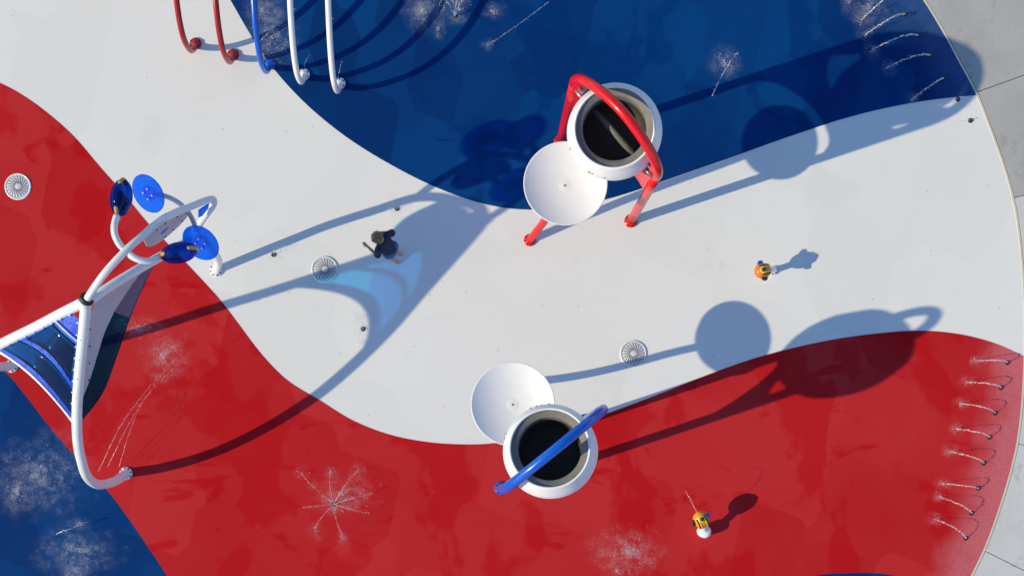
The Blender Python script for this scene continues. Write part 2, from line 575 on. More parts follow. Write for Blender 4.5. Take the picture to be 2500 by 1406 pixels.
for si in range(5):
    j0, j1 = joints[si], joints[si+1]
    y0, y1 = j0[0][1], j1[0][1]
    seg = [p for p in inner if y0 + 2 < p[1] < y1 - 2]
    def start(j):
        for a, b in zip(inner[:-1], inner[1:]):
            (x, y), (dx, dy) = j
            fa = (a[0]-x)*dy - (a[1]-y)*dx; fb = (b[0]-x)*dy - (b[1]-y)*dx
            if fa*fb <= 0 and abs(a[1]-y) < 90: return cross(j, a, b)
        return j[0]
    a, b = start(j0), start(j1)
    def far(j, p):
        L = math.hypot(*j[1]); return (p[0]+j[1][0]/L*900, p[1]+j[1][1]/L*900)
    fa, fb = far(j0, a), far(j1, b)
    g = 1.0
    loop = [(a[0], a[1]+g)] + [p for p in seg if a[1]+4 < p[1] < b[1]-4] + [(b[0], b[1]-g), (fb[0], fb[1]-g), (fa[0], fa[1]+g)]
    me = poly_slab([G(x, y, .010) for x, y in loop], thick=.058, nrm=Vector((0, 0, 1)))
    link("concrete_slab", me, M_CONC if si < 2 else M_CONC2, apron, smooth=False)

# ------------------------------------------------------------------ shared small meshes
BOLT = MB().lathe([(0, .012), (.011, .012), (.013, .008), (.013, 0)], seg=8).mesh("bolt"); BOLT.materials.append(P_BLACK)
BOLT_W = MB().lathe([(0, .014), (.014, .014), (.016, .008), (.016, 0)], seg=8).mesh("bolt"); BOLT_W.materials.append(P_STEEL)
CLIP = MB().lathe([(0, .03), (.013, .03), (.016, .02), (.016, -.01)], seg=8).mesh("clip"); CLIP.materials.append(P_WHITE)


def flange(parent, g, rad, mat, bolt=BOLT, n=8, z=.0):
    M = Matrix.Translation(Vector((g.x, g.y, z)))
    f = link("base_plate", MB().lathe([(0, .0), (rad, .0), (rad, .018), (rad*.97, .024), (rad*.72, .026), (rad*.68, .06), (rad*.6, .065), (0, .066)], M, 32).mesh(), mat, parent)
    for k in range(n):
        a = 2*math.pi*(k+.3)/n
        share("bolt", bolt, f, (g.x + math.cos(a)*rad*.84, g.y + math.sin(a)*rad*.84, z + .024))
    return f


# ------------------------------------------------------------------ arch frames with tipping buckets and splash dishes
def bucket_station(A, B, perp, mat, colname, side, boff, dz=0.0):
    """A, B: leg feet (image px on the ground); perp: unit px direction towards the dish"""
    a, b = G(*A), G(*B)
    mid = (a + b) / 2
    ax = (b - a).normalized()
    t = thing("arch_frame", "tall glossy %s tube arch with web plate, standing %s" % (colname, side), "arch", mid, "arches that carry the tipping buckets")
    R = .07
    hs = 3.06
    for g in (a, b):
        link("leg", MB().tube([g + Vector((0, 0, z)) for z in (.02, .8, 1.6, 2.4, hs)], R, 20).mesh(), mat, t)
        flange(t, g, .108, mat, BOLT, 8, .004)
    top = [(-0.0, hs), (.0, 3.25), (.016, 3.41), (.055, 3.57), (.15, 3.77), (.30, 3.94), (.5, 4.03), (.70, 3.94), (.85, 3.77), (.945, 3.57), (.984, 3.41), (1.0, 3.25), (1.0, hs)]
    path = spline([a.lerp(b, w) + Vector((0, 0, h + (dz if 0 < i < 12 else 0))) for i, (w, h) in enumerate(top)], 6)
    link("arch_tube", MB().tube(path, R, 20).mesh(), mat, t)
    # web plate between the legs under the bucket
    e = R / (b - a).length
    low = [(e, 2.05), (.12, 2.17), (.26, 2.25), (.5, 2.30), (.74, 2.25), (.88, 2.17), (1-e, 2.05)]
    up = [(1-e, 2.80), (.86, 2.70), (.72, 2.60), (.5, 2.55), (.28, 2.60), (.14, 2.70), (e, 2.80)]
    nrm = ax.cross(Vector((0, 0, 1)))
    P = lambda w, h: a.lerp(b, w) + Vector((0, 0, h)) + nrm * .012
    link("web_plate", poly_slab([P(p.x, p.y) for p in spline([Vector((w, h, 0)) for w, h in low], 5)] + [P(p.x, p.y) for p in spline([Vector((w, h, 0)) for w, h in up], 5)], thick=.024, nrm=nrm), mat, t, smooth=False)
    for s, g in ((1, a), (-1, b)):
        q = [g + ax*s*.04 + Vector((0, 0, 2.86)), g + ax*s*.20 + Vector((0, 0, 3.12)), g + ax*s*.20 + Vector((0, 0, 3.24)), g + ax*s*.05 + Vector((0, 0, 3.46))]
        link("pivot_bracket", poly_slab([v + nrm*.05 for v in q], thick=.10, nrm=nrm), mat, t, smooth=False)
        br = link("bearing", MB().box(g + ax*s*.17 + Vector((0, 0, 3.27)), (.10, .11, .07), axis_matrix(Vector((0, 0, 1))).to_3x3() @ Matrix.Rotation(math.atan2(ax.y, ax.x), 3, 'Z')).mesh(), P_STEEL, t, smooth=False)
        for d in (-.035, .035):
            share("bolt", BOLT, br, g + ax*s*.17 + nrm*d + Vector((0, 0, 3.305)))
    # bucket
    c = mid + Vector((boff[0]/PX, -boff[1]/PX, 3.18))
    pd = Vector((perp[0], -perp[1], 0)).normalized()
    bt = thing("tipping_bucket", "white round water bucket with grey rim, hanging in the %s arch" % colname, "bucket", c, "tipping buckets")
    M = Matrix.Translation(c) @ Matrix.Rotation(math.radians(7.5), 4, Vector((0, 0, 1)).cross(pd))
    body = link("body", MB().lathe([(0, -.43), (.34, -.43), (.44, -.40), (.53, -.32), (.60, -.20), (.645, -.07), (.655, .04), (.645, .13), (.61, .24), (.575, .32), (.562, .365), (.553, .385), (.542, .392), (.530, .386), (.524, .372)], M, 72).mesh(), P_DISH, bt)
    link("rim_flange", MB().lathe([(.527, .373), (.522, .352), (.50, .340), (.435, .325), (.428, .31), (.437, .295)], M, 72).mesh(), P_GREY, bt)
    link("inner_wall", MB().lathe([(.4365, .296), (.43, .2), (.44, .03)], M, 60).mesh(), P_GREY, bt)
    link("lower_inside", MB().lathe([(.44, .029), (.44, -.12), (.40, -.26), (.30, -.34), (0, -.37)], M, 60).mesh(), P_INSIDE, bt)
    link("axle", MB().tube([M @ Vector(v) for v in (M.inverted() @ (c - ax*.43 + Vector((0, 0, -.02))), M.inverted() @ (c + ax*.43 + Vector((0, 0, -.02))))], .045, 14).mesh(), P_GREY, bt)
    for s in (-1, 1):
        link("pivot_pin", MB().tube([c + ax*s*.62 + Vector((0, 0, -.06)), c + ax*s*.80 + Vector((0, 0, -.06))], .028, 12).mesh(), P_STEEL, bt)
    # paint scuffs: thin black chips stuck proud of the shell
    rng = random.Random(len(colname))
    Mi = M.inverted()
    for k in range(6):
        ang = math.atan2((Mi.to_3x3() @ pd).y, (Mi.to_3x3() @ pd).x) + rng.uniform(-.8, .9)
        rr, zz = .600, .275
        p0 = M @ Vector((math.cos(ang)*(rr+.004), math.sin(ang)*(rr+.004), zz - rng.uniform(0, .09)))
        rr2 = .645
        p0 = M @ Vector((math.cos(ang)*.6475, math.sin(ang)*.6475, .13))
        p1 = M @ Vector((math.cos(ang+rng.uniform(.02, .05))*.648, math.sin(ang+rng.uniform(.02, .05))*.648, .122))
        link("scuff", MB().tube([p0, p1], .006, 5).mesh(), P_BLACK, bt)
    # splash dish on a leaning pole
    dc = mid + pd * (130/PX) + Vector((0, 0, 2.36))
    foot = mid + pd * (215/PX)
    st = thing("splash_dish", "shallow white splash dish on curved pole beside the %s bucket arch" % colname, "dish", Vector((foot.x, foot.y, 0)), "splash dishes")
    th = .022
    prof = [(0, -.15), (.10, -.148), (.25, -.130), (.40, -.092), (.52, -.040), (.585, -.006), (.600, .004), (.608, .000), (.606, -.012), (.54, -.064), (.41, -.118), (.25, -.156), (.10, -.172), (0, -.174)]
    dish = link("dish", MB().lathe(prof, Matrix.Translation(dc), 72).mesh(merge=.0005), P_DISH, st)
    link("hub_cap", MB().lathe([(0, -.1455), (.07, -.1455), (.09, -.1475)], Matrix.Translation(dc), 28).mesh(), P_DISH, dish)
    share("bolt", BOLT, dish, dc + Vector((.0, .0, -.146)))
    path = [(0, .02), (12, .2), (34, .52), (53, .92), (64, 1.36), (70, 1.76), (78, 2.05), (82, 2.185)]
    link("pole", MB().tube(spline([foot - pd*(u/PX) + Vector((0, 0, h)) for u, h in path], 5), .062, 20).mesh(), mat if colname == "red" else P_BLUE, st)
    flange(st, foot, .10, mat, BOLT, 8, .004)


bucket_station((1368, 347), (1540, 540), (-.748, .667), P_RED, "red", "over the blue and white border", (-4, 10), -.09)
bucket_station((1223, 1191), (1426, 1027), (-.630, -.780), P_BLUE, "blue", "over the red and white border", (-7, 5))

# ------------------------------------------------------------------ five water hoops
HP = [(0, .01), (-.10, .10), (-.21, .30), (-.245, .55), (-.21, .85), (-.05, 1.12), (.18, 1.32), (.46, 1.47), (.80, 1.60), (1.20, 1.70), (1.70, 1.74)]
HP = HP + [(3.4 - u, h) for u, h in HP[-2::-1]]
hoops = [((478, 108), P_DKRED, "leftmost dark red water hoop, standing on the white area"),
         ((570, 135), P_DKRED, "dark red water hoop standing right beside the blue hoop"),
         ((658, 158), P_BLUE, "blue water hoop in the middle of the row of five"),
         ((742, 183), P_WHITE, "white water hoop standing right beside the blue hoop"),
         ((829, 205), P_WHITE, "rightmost white water hoop, at the end of the row of five")]
for (x, y), mat, lab in hoops:
    g = G(x, y)
    t = thing("water_hoop", lab, "hoop", g, "row of five arching water hoops")
    path = spline([g + Vector((0, u, h)) for u, h in HP], 5)
    link("hoop_tube", MB().tube(path, .046, 16).mesh(), mat, t)
    for gg in (g, g + Vector((0, 3.4, 0))):
        f = link("base_plate", MB().lathe([(0, .0), (.095, .0), (.097, .015), (.094, .024), (.075, .028), (.06, .034), (.052, .06), (0, .062)], Matrix.Translation(gg + Vector((0, 0, .004))), 28).mesh(), mat, t)
        for k in range(6):
            a = 2*math.pi*(k+.5)/6
            share("bolt", BOLT, f, gg + Vector((math.cos(a)*.08, math.sin(a)*.08, .031)))
    for w in (.36, .5):
        pnt = path[int(w*len(path))]
        link("nozzle", MB().tube([pnt, pnt + Vector((.07, 0, -.03))], .014, 8).mesh(), P_STEEL, t)

# ------------------------------------------------------------------ the three-legged white frame with blue panels
TP = G(366, 817)
tri = thing("water_play_frame", "large white three legged tube frame with blue tinted panels and flower discs on its mast", "play frame", TP)
P2 = [(308, 1155, 0), (281, 1174, .022), (240, 1182, .05), (213, 1163, .075), (199, 1124, .096), (190, 1078, .111), (188, 1000, .128), (195, 900, .143), (204, 810, .156), (209, 752, .164)]
P1 = [(528, 660, 0), (533, 640, .015), (525, 620, .035), (515, 605, .051), (500, 590, .076), (484, 581, .093), (460, 589, .105), (400, 622, .125), (330, 662, .145), (260, 705, .158), (214, 738, .164)]
c2 = spline([IR(*p) for p in P2], 8)
c1 = spline([IR(*p) for p in P1], 8)
apex = IR(206, 742, .165)
bis = math.radians(133.1)              # axis of mirror symmetry, in image angle
mdir = Vector((math.cos(bis), -math.sin(bis), 0))


def mirror(v):
    d = v - Vector((apex.x, apex.y, 0)); dz = d.z; d.z = 0
    q = mdir * (2 * d.dot(mdir)) - d
    return Vector((apex.x + q.x, apex.y + q.y, dz))


c3 = [mirror(v) for v in c2]
RL = .074
for c in (c2, c3, c1):
    lg = link("leg", MB().tube(c, RL if c is not c1 else .066, 22, round_caps=True).mesh(), P_WHITE, tri)
    flange(tri, c[0], .105, P_WHITE, BOLT, 8, .004)


def at(c, t0, i0=0):
    """point on a leg, t=0 at the apex, 1 at the foot, by arc length"""
    cc = c[::-1]
    L = [0]
    for a, b in zip(cc[:-1], cc[1:]): L.append(L[-1] + (b - a).length)
    s = max(0, min(1, t0)) * L[-1]
    for i in range(len(cc) - 1):
        if L[i+1] >= s:
            return cc[i].lerp(cc[i+1], (s - L[i]) / max(L[i+1] - L[i], 1e-9))
    return cc[-1]


def arc_frac(c, idx_pt):
    cc = c[::-1]; L = [0]
    for a, b in zip(cc[:-1], cc[1:]): L.append(L[-1] + (b - a).length)
    i = min(range(len(cc)), key=lambda k: (cc[k] - idx_pt).length)
    return L[i] / L[-1]


T2 = arc_frac(c2, IR(187, 1038, .121))          # where the panel ends on the leg
T1 = arc_frac(c1, IR(422, 609, .119))


def surf(ca, cb, Ta, Tb, sag):
    def f(s, t):
        a, b = at(ca, t * Ta), at(cb, t * Tb)
        p = a.lerp(b, s)
        p.z -= sag * 4 * s * (1 - s) * t
        return p
    return f


S23 = surf(c2, c3, T2, T2, -.22)


def patch(mb, F, s0, s1, t0, t1, ns=14, ntt=6, th=.02, lift=0.0):
    """curved slab on surface F; s0,s1 may depend on t and t0,t1 on s"""
    fs0 = s0 if callable(s0) else (lambda t: s0); fs1 = s1 if callable(s1) else (lambda t: s1)
    ft0 = t0 if callable(t0) else (lambda s: t0); ft1 = t1 if callable(t1) else (lambda s: t1)
    top = []
    for i in range(ntt + 1):
        for j in range(ns + 1):
            u = j / ns
            tm = .5
            for _ in range(3):
                s = fs0(tm) + (fs1(tm) - fs0(tm)) * u
                tm = ft0(s) + (ft1(s) - ft0(s)) * i / ntt
            top.append(F(s, tm) + Vector((0, 0, lift)))
    n1 = len(top); W = ns + 1
    vs = top + [v - Vector((0, 0, th)) for v in top]
    fc = []
    for i in range(ntt):
        for j in range(ns):
            q = (i*W + j, i*W + j+1, (i+1)*W + j+1, (i+1)*W + j)
            fc.append(q); fc.append(tuple(k + n1 for k in q[::-1]))
    for j in range(ns):
        fc.append((j, j+n1, j+1+n1, j+1)); k = ntt*W + j; fc.append((k, k+1, k+1+n1, k+n1))
    for i in range(ntt):
        k = i*W; fc.append((k, k+W, k+W+n1, k+n1)); k = i*W + ns; fc.append((k, k+n1, k+W+n1, k+W))
    mb.add(vs, fc)


edge_t = lambda s: 1.0 - .105 * 4 * s * (1 - s)
rim_t = lambda s: edge_t(s) - .022
out_t = lambda s: edge_t(s) - .062 - .012 * 4 * s * (1-s)
in_t = lambda s: .735 - .11 * 4 * s * (1 - s)
div_t = lambda s: in_t(s) - .042
wb_t = lambda s: .335 + .0 * s
inset = lambda t: .062 / max(t, .12)
e0 = lambda t: .030 / max(t, .15)
e1 = lambda t: 1 - .030 / max(t, .15)
b0 = lambda t: e0(t) + .055
b1 = lambda t: 1 - b0(t)
fr = MB()
patch(fr, S23, e0, e1, out_t, rim_t, 22, 2, .022)                       # outer border
patch(fr, S23, e0, e1, div_t, in_t, 22, 2, .022)                        # curved divider
patch(fr, S23, e0, b0, wb_t, div_t, 2, 6, .022); patch(fr, S23, b1, e1, wb_t, div_t, 2, 6, .022)
patch(fr, S23, e0, e1, .13, wb_t, 12, 4, .022)                          # solid blue top
frame = link("blue_panel", fr.mesh(), P_FRAME, tri, smooth=False)
w = MB(); patch(w, S23, e0, e1, in_t, out_t, 22, 5, .008, -.006); link("tinted_window", w.mesh(), A_PANEL, frame)
w = MB(); patch(w, S23, b0, b1, wb_t, div_t, 16, 5, .008, -.006); link("tinted_window", w.mesh(), A_PANEL, frame)
w = MB(); patch(w, S23, .012, .988, rim_t, lambda s: edge_t(s) + .004 + .03*abs(2*s-1)**6, 26, 2, .045, .012); link("white_rim", w.mesh(), P_WHITE, tri)
link("spray_pipe", MB().tube([S23(s, .30) + Vector((0, 0, .03)) for s in np.linspace(.06, .94, 10)], .011, 8).mesh(), P_WHITE, tri)
for s, k0 in ((0, 0), (1, 1)):
    for t_ in np.linspace(.16, .82, 8):
        p = S23(e0(t_) * 1.5 if s == 0 else 1 - e0(t_) * 1.5, t_)
        share("clip", CLIP, tri, p + Vector((0, 0, .012)))
    for t_ in (.26, .42, .58, .74):
        p = at(c2 if s == 0 else c3, t_ * T2)
        share("bolt", BOLT, tri, p + Vector((0, 0, RL - .004)))
for s in (.2, .35, .5, .65, .8):
    share("bolt", BOLT_W, frame, S23(s, (div_t(s) + in_t(s)) / 2)); share("bolt", BOLT_W, frame, S23(s, (out_t(s) + rim_t(s)) / 2))

# second panel, between the short leg and the front leg: pale plate with a tinted outer band
ED = spline([at(c2, T2)] + [IR(*p) for p in [(250, 960, .113), (285, 870, .107), (318, 775, .104), (346, 708, .104), (376, 650, .108)]] + [at(c1, T1)], 12)


def S12(s, t):
    def along(u):
        k = max(0, min(.99999, u)) * (len(ED) - 1); i = int(k)
        return ED[i].lerp(ED[i + 1], k - i)
    e = along(s)
    p = apex.lerp(e, t)
    p += (at(c2, t * T2) - apex.lerp(ED[0], t)) * (1 - s) + (at(c1, t * T1) - apex.lerp(ED[-1], t)) * s
    return p


pe = lambda s: float(np.interp(s, (0, .17, .33, .5, .67, .83, 1), (.86, .60, .55, .60, .69, .77, .86)))
qe = lambda s: 1.0
w = MB(); patch(w, S12, e0, e1, .14, pe, 18, 6, .02); pl = link("pale_panel", w.mesh(), P_JOINT, tri, smooth=False)
w = MB(); patch(w, S12, e0, .50, pe, qe, 14, 5, .01, -.004); link("tinted_band", w.mesh(), A_BAND, tri)
w = MB(); patch(w, S12, .50, e1, lambda s: .982, qe, 14, 1, .01, -.004); link("tinted_band", w.mesh(), A_BAND, tri)
w = MB(); patch(w, S12, .50, e1, pe, lambda s: .982, 14, 5, .012, -.004); link("slate_panel", w.mesh(), P_SLATE, tri, smooth=False)
for t_ in (.25, .40, .55, .70, .82):
    share("bolt", BOLT, pl, S12(1 - e0(t_) - .03, t_)); share("bolt", BOLT, pl, S12(e0(t_) + .05, t_))

# mast with its loop back to the short leg
mast = [(206, 741, .163), (214, 728, .168), (232, 700, .173), (262, 660, .177), (310, 609, .175), (350, 574, .168), (385, 543, .158), (415, 525, .149), (470, 503, .133), (508, 488.5, .121),
        (519, 487, .118), (522.5, 493, .116), (517, 506, .113), (505, 522, .109), (488, 547, .104), (478, 576, .098)]
cm = spline([IR(*p) for p in mast], 6)
link("mast", MB().tube(cm, .051, 18).mesh(), P_WHITE, tri)
md = (IR(232, 700, .173) - IR(206, 741, .163)).normalized()
col_ = MB(); Mx = axis_matrix(md, IR(209, 734, .165) + md * .03)
col_.lathe([(.05, -.03), (.098, -.03), (.102, -.01), (.102, .02), (.095, .035), (.05, .035)], Mx, 28)
link("collar", col_.mesh(), P_BLACK, tri)
link("hub", MB().ellipsoid(apex - Vector((0, 0, .02)), (.10, .10, .09)).mesh(), P_WHITE, tri)
# mast plate with an oval hole
out_ = [(350, 582, .158), (372, 560, .154), (400, 540, .149), (440, 521, .138), (468, 511, .129), (470, 522, .122), (455, 534, .120), (437, 549, .120), (428, 562, .121), (422, 577, .122), (408, 589, .124), (385, 595, .128), (362, 595, .133), (349, 592, .140)]
oc = IR(398, 561, .136)
outp = [IR(*p) for p in out_]
pn = (outp[3] - outp[0]).cross(outp[8] - outp[0]).normalized()
if pn.z < 0: pn = -pn
cen = sum(outp, Vector()) / len(outp)
outp = [p - pn * (p - cen).dot(pn) for p in outp]
oc = oc - pn * (oc - cen).dot(pn)
u_ = (outp[3] - outp[0]).normalized(); v_ = pn.cross(u_)
rot = .25
oval = [oc + (u_*math.cos(rot)+v_*math.sin(rot))*math.cos(a)*.080 + (v_*math.cos(rot)-u_*math.sin(rot))*math.sin(a)*.040 for a in np.linspace(0, 2*math.pi, 24, endpoint=False)]
mp_ = link("mast_plate", poly_slab(outp, [oval], .018, pn), P_JOINT, tri, smooth=False)
link("oval_window", poly_slab([oc + (q - oc)*.99 - pn*.005 for q in oval], thick=.008, nrm=pn), A_DISC, mp_, smooth=False)
for q in (outp[1], outp[2], outp[3], outp[6], outp[8], outp[10]):
    share("bolt", BOLT, mp_, q.lerp(cen, .22) + pn*.002)
q5 = [IR(*p) for p in [(484, 512, .118), (514, 493, .114), (517, 499, .113), (502, 523, .108), (484, 530, .110)]]
link("tip_plate", poly_slab(q5, thick=.012), A_DISC, tri, smooth=False)

# stems, flower discs and lens pods
link("stem", MB().tube(spline([IR(*p) for p in [(308, 612, .172), (292, 597, .176), (280, 572, .178), (279, 550, .178), (285, 527, .176)]], 6), .045, 16).mesh(), P_WHITE, tri)
link("stem", MB().tube(spline([IR(*p) for p in [(308, 612, .172), (322, 626, .175), (345, 636, .174), (368, 637, .171), (386, 632, .168)]], 6), .045, 16).mesh(), P_WHITE, tri)
link("stem", MB().tube(spline([IR(*p) for p in [(366, 475, .140), (385, 475, .137), (412, 482, .133), (440, 498, .130), (462, 522, .128), (478, 556, .129), (486, 585, .131)]], 6), .034, 14).mesh(), P_JOINT, tri)


def disc(px, py, r, nrm_px, tilt):
    c = IR(px, py, r)
    d = Vector((nrm_px[0], -nrm_px[1], 0)).normalized()
    z = d * math.sin(tilt) + Vector((0, 0, 1)) * math.cos(tilt)
    M = axis_matrix(z, c)
    o = link("flower_disc", MB().lathe([(0, .01), (.265, .01), (.275, .006), (.278, 0), (.275, -.006), (.265, -.01), (0, -.01)], M, 56).mesh(), A_DISC, tri, smooth=False)
    link("disc_hub", MB().lathe([(0, -.013), (.115, -.013), (.12, -.03), (.04, -.05), (0, -.05)], M, 32).mesh(), P_FRAME, o)
    for k in range(4):
        a = math.pi/2*k + .5
        b = share("bolt", BOLT_W, o, M @ Vector((math.cos(a)*.075, math.sin(a)*.075, .01)))
        b.rotation_euler = M.to_3x3().to_euler()


disc(362, 473, .146, (-.62, .69), math.radians(43))
disc(490, 593, .139, (-.41, .91), math.radians(45))


def pod(px, py, r, axis_px, stem_px):
    c = IR(px, py, r)
    ax = Vector((axis_px[0], -axis_px[1], 0)).normalized()          # long direction, along the stem
    side = Vector((-ax.y, ax.x, 0))
    z = Vector((0, 0, 1))
    M3 = Matrix((ax, side, z)).transposed()
    o = link("lens_pod", MB().ellipsoid(c, (.255, .140, .225), M3, 36, 24).mesh(), A_DEEP, tri)
    for s in (-1, 1):
        path = [c + ax*(.243*math.cos(a))*s + z*(.215*math.sin(a)) for a in np.linspace(-.5, .8, 9)]
        link("gold_clip", MB().tube(path, .030, 10, round_caps=True).mesh(), P_GOLD, o)
    e = c - ax*.26
    link("stem_joint", MB().tube([e - ax*.07, e + ax*.02], .034, 12).mesh(), P_STEEL, o)


pod(296, 483, .171, (.16, -1), None)
pod(437, 617, .163, (1, -.22), None)

# ------------------------------------------------------------------ water cannons
def cannon(foot_px, head_px, label, white_base):
    g = G(*foot_px); hd = I(head_px[0], head_px[1], .49)
    d = Vector((hd.x - g.x, hd.y - g.y, 0)); dn = d.normalized(); sd = Vector((-dn.y, dn.x, 0))
    t = thing("water_cannon", label, "water cannon", g, "small animal shaped water cannons")
    flange(t, g, .10 if white_base else .072, P_WHITE, BOLT, 6, .004)
    link("pedestal", MB().lathe([(.085, .03), (.10, .10), (.105, .17), (.095, .22), (.06, .245), (0, .25)], Matrix.Translation(g + Vector((.0, .0, 0))), 28).mesh(), P_WHITE, t) if white_base else None
    link("neck", MB().tube(spline([g + Vector((0, 0, .03)), g + d*.12 + Vector((0, 0, .2)), g + d*.45 + Vector((0, 0, .34)), g + d*.8 + Vector((0, 0, .43))], 6), .05, 16).mesh(), P_WHITE, t)
    fw = (dn * .75 + Vector((0, 0, .55))).normalized(); up = sd.cross(fw) * -1
    if up.z < 0: up = -up
    M3 = Matrix((fw, sd, up)).transposed()
    head = link("head", MB().ellipsoid(hd, (.155, .125, .12), M3, 28, 18).mesh(), P_AMBER if white_base else P_ORANGE, t)
    # yellow saddle with black nozzle
    link("yellow_collar", MB().lathe([(.030, .02), (.052, .02), (.058, .0), (.05, -.03)], axis_matrix(fw*.6 + up*.8, hd + fw*.085 + up*.085), 24).mesh(), P_YELLOW, head)
    link("nozzle", MB().tube([hd + fw*.06 + up*.06, hd + fw*.105 + up*.118], .032, 16).mesh(), P_BLACK, head)
    for s in (-1, 1):
        path = [hd + M3 @ Vector((.155*math.cos(a)*.99, s*.055, .12*math.sin(a)*.99)) * 1.0 for a in np.linspace(.9, 2.9, 12)]
        path = [hd + M3 @ (lambda v: v * (1.0 / math.sqrt((v.x/.155)**2 + (v.y/.125)**2 + (v.z/.12)**2)))(Vector((math.cos(a)*.155, s*.05, math.sin(a)*.12))) for a in np.linspace(.75, 2.8, 14)]
        link("yellow_stripe", MB().tube(path, .014, 8).mesh(), P_YELLOW, head)
        path = [hd + M3 @ (lambda v: v * (1.0 / math.sqrt((v.x/.155)**2 + (v.y/.125)**2 + (v.z/.12)**2)))(Vector((math.cos(a)*.155, s*.085, math.sin(a)*.12))) for a in np.linspace(.6, 2.9, 14)]
        link("black_stripe", MB().tube(path, .013, 8).mesh(), P_BLACK, head)
        E3 = M3 @ Matrix.Rotation(s * .5, 3, 'X')
        link("ear_fin", MB().ellipsoid(hd + sd*s*.125 + fw*.03 + up*.02, (.065, .045, .035), E3, 18, 10).mesh(), P_BLUE if s < 0 else P_BLACK, head)
    return t


cannon((1887, 661), (1862, 661), "orange water cannon with blue ear fin standing alone on the white area", False)
cannon((1716, 1296), (1711, 1268), "yellow orange water cannon with white pedestal on the red area", True)

# ------------------------------------------------------------------ drains with swirling slots
SLOT = None


def drain(px, py, label, ring_mat):
    g = G(px, py)
    t = thing("drain_cover", label, "drain cover", g, "round drain covers with swirling slots")
    z = .006
    link("cover", MB().lathe([(0, .012+z), (.175, .012+z), (.18, .010+z), (.185, .0)], Matrix.Translation(g), 48).mesh(), P_JOINT2, t)
    link("ring", MB().lathe([(.186, .0), (.187, .0125+z), (.213, .0125+z), (.219, .0)], Matrix.Translation(g), 48).mesh(), ring_mat, t)
    link("hub", MB().lathe([(0, .014+z), (.028, .014+z), (.032, .0125+z)], Matrix.Translation(g), 20).mesh(), P_JOINT2, t)
    for k in range(20):
        share("slot", SLOT, t, g + Vector((0, 0, .0135+z)), (0, 0, 2*math.pi*k/20))


P_JOINT2 = paint("drain_plastic", (.66, .67, .68), .5, .3, 0)
sp_ = [Vector((.045 + .12*u, .085*(u**1.4) - .012, 0)) for u in np.linspace(0, 1, 7)]
mb = MB(); vs = []
for i, q in enumerate(sp_):
    d = (sp_[min(i+1, 6)] - sp_[max(i-1, 0)]).normalized(); nn = Vector((-d.y, d.x, 0)); wd = .0058 if 0 < i < 6 else .002
    vs += [q + nn*wd, q - nn*wd, q + nn*wd - Vector((0, 0, .01)), q - nn*wd - Vector((0, 0, .01))]
fs = []
for i in range(6):
    o_ = i*4
    fs += [(o_, o_+1, o_+5, o_+4), (o_, o_+4, o_+6, o_+2), (o_+1, o_+3, o_+7, o_+5)]
mb.add(vs, fs); SLOT = mb.mesh("slot"); SLOT.materials.append(P_HOLE)
drain(44, 456, "round white drain cover set in the red area", P_WHITE)
drain(793, 658, "round drain cover in the shade of the play frame near the boy", P_JOINT2)
drain(1546, 863, "round drain cover crossed by the curved pole shadow on the white area", P_JOINT2)

# ------------------------------------------------------------------ ground nozzles and water
def nozzle(px, py, label, group, rad=.032):
    g = G(px, py)
    t = thing("ground_nozzle", label, "nozzle", g, group)
    link("cap", MB().lathe([(0, .016), (.016, .016), (.018, .024), (rad*.9, .022), (rad, .012), (rad*1.05, .004)], Matrix.Translation(g), 18).mesh(), P_BLACK, t)
    link("ring", MB().lathe([(rad*1.07, .004), (rad*1.1, .010), (rad*1.2, .009), (rad*1.25, .004)], Matrix.Translation(g), 18).mesh(), P_BLACK, t)


OCT_V = [Vector(v) for v in ((1, 0, 0), (-1, 0, 0), (0, 1, 0), (0, -1, 0), (0, 0, 1), (0, 0, -1))]
OCT_F = [(0, 2, 4), (2, 1, 4), (1, 3, 4), (3, 0, 4), (2, 0, 5), (1, 2, 5), (3, 1, 5), (0, 3, 5)]


def drop(mb, c, r, stretch=None):
    vs = []
    for v in OCT_V:
        q = Vector((v.x * random.uniform(.6, 1.4), v.y * random.uniform(.6, 1.4), v.z * random.uniform(.6, 1.2))) * r
        if stretch is not None: q += stretch * q.dot(stretch) * 1.4
        vs.append(c + q)
    mb.add(vs, OCT_F)


def stream(mb, pts, rad=.012, spread=(.005, .045), n=90):
    """returns the continuous wavering core as its own mesh; loose drops go to mb"""
    path = spline(pts, 14)
    m = len(path)
    core = []
    rr = []
    sh = random.uniform(0, 99)
    for q in range(m):
        f = q / (m - 1)
        a = spread[0] + (spread[1] - spread[0]) * f * .6
        core.append(path[q] + Vector((mnoise.noise((q*.55, sh, 0)), mnoise.noise((q*.55, sh, 7)), mnoise.noise((q*.55, sh, 13)))) * a * 1.6)
        rr.append(rad * (1.0 - .45*f) * max(.08, min(1.2, .75 + 1.1*mnoise.noise((q*.8, sh, 21)) - .25*f)))
    c = MB(); c.tube(core, rr, 6)
    for _ in range(n):
        f = random.random() ** .7
        q = path[min(m - 1, int(f * m))]
        w = spread[0] + (spread[1] - spread[0]) * f
        v = q + Vector((random.gauss(0, w), random.gauss(0, w), random.gauss(0, w * .6)))
        v.z = max(v.z, .012)
        drop(mb, v, random.uniform(.0015, .006) * (1.15 - .4*f))
    return c


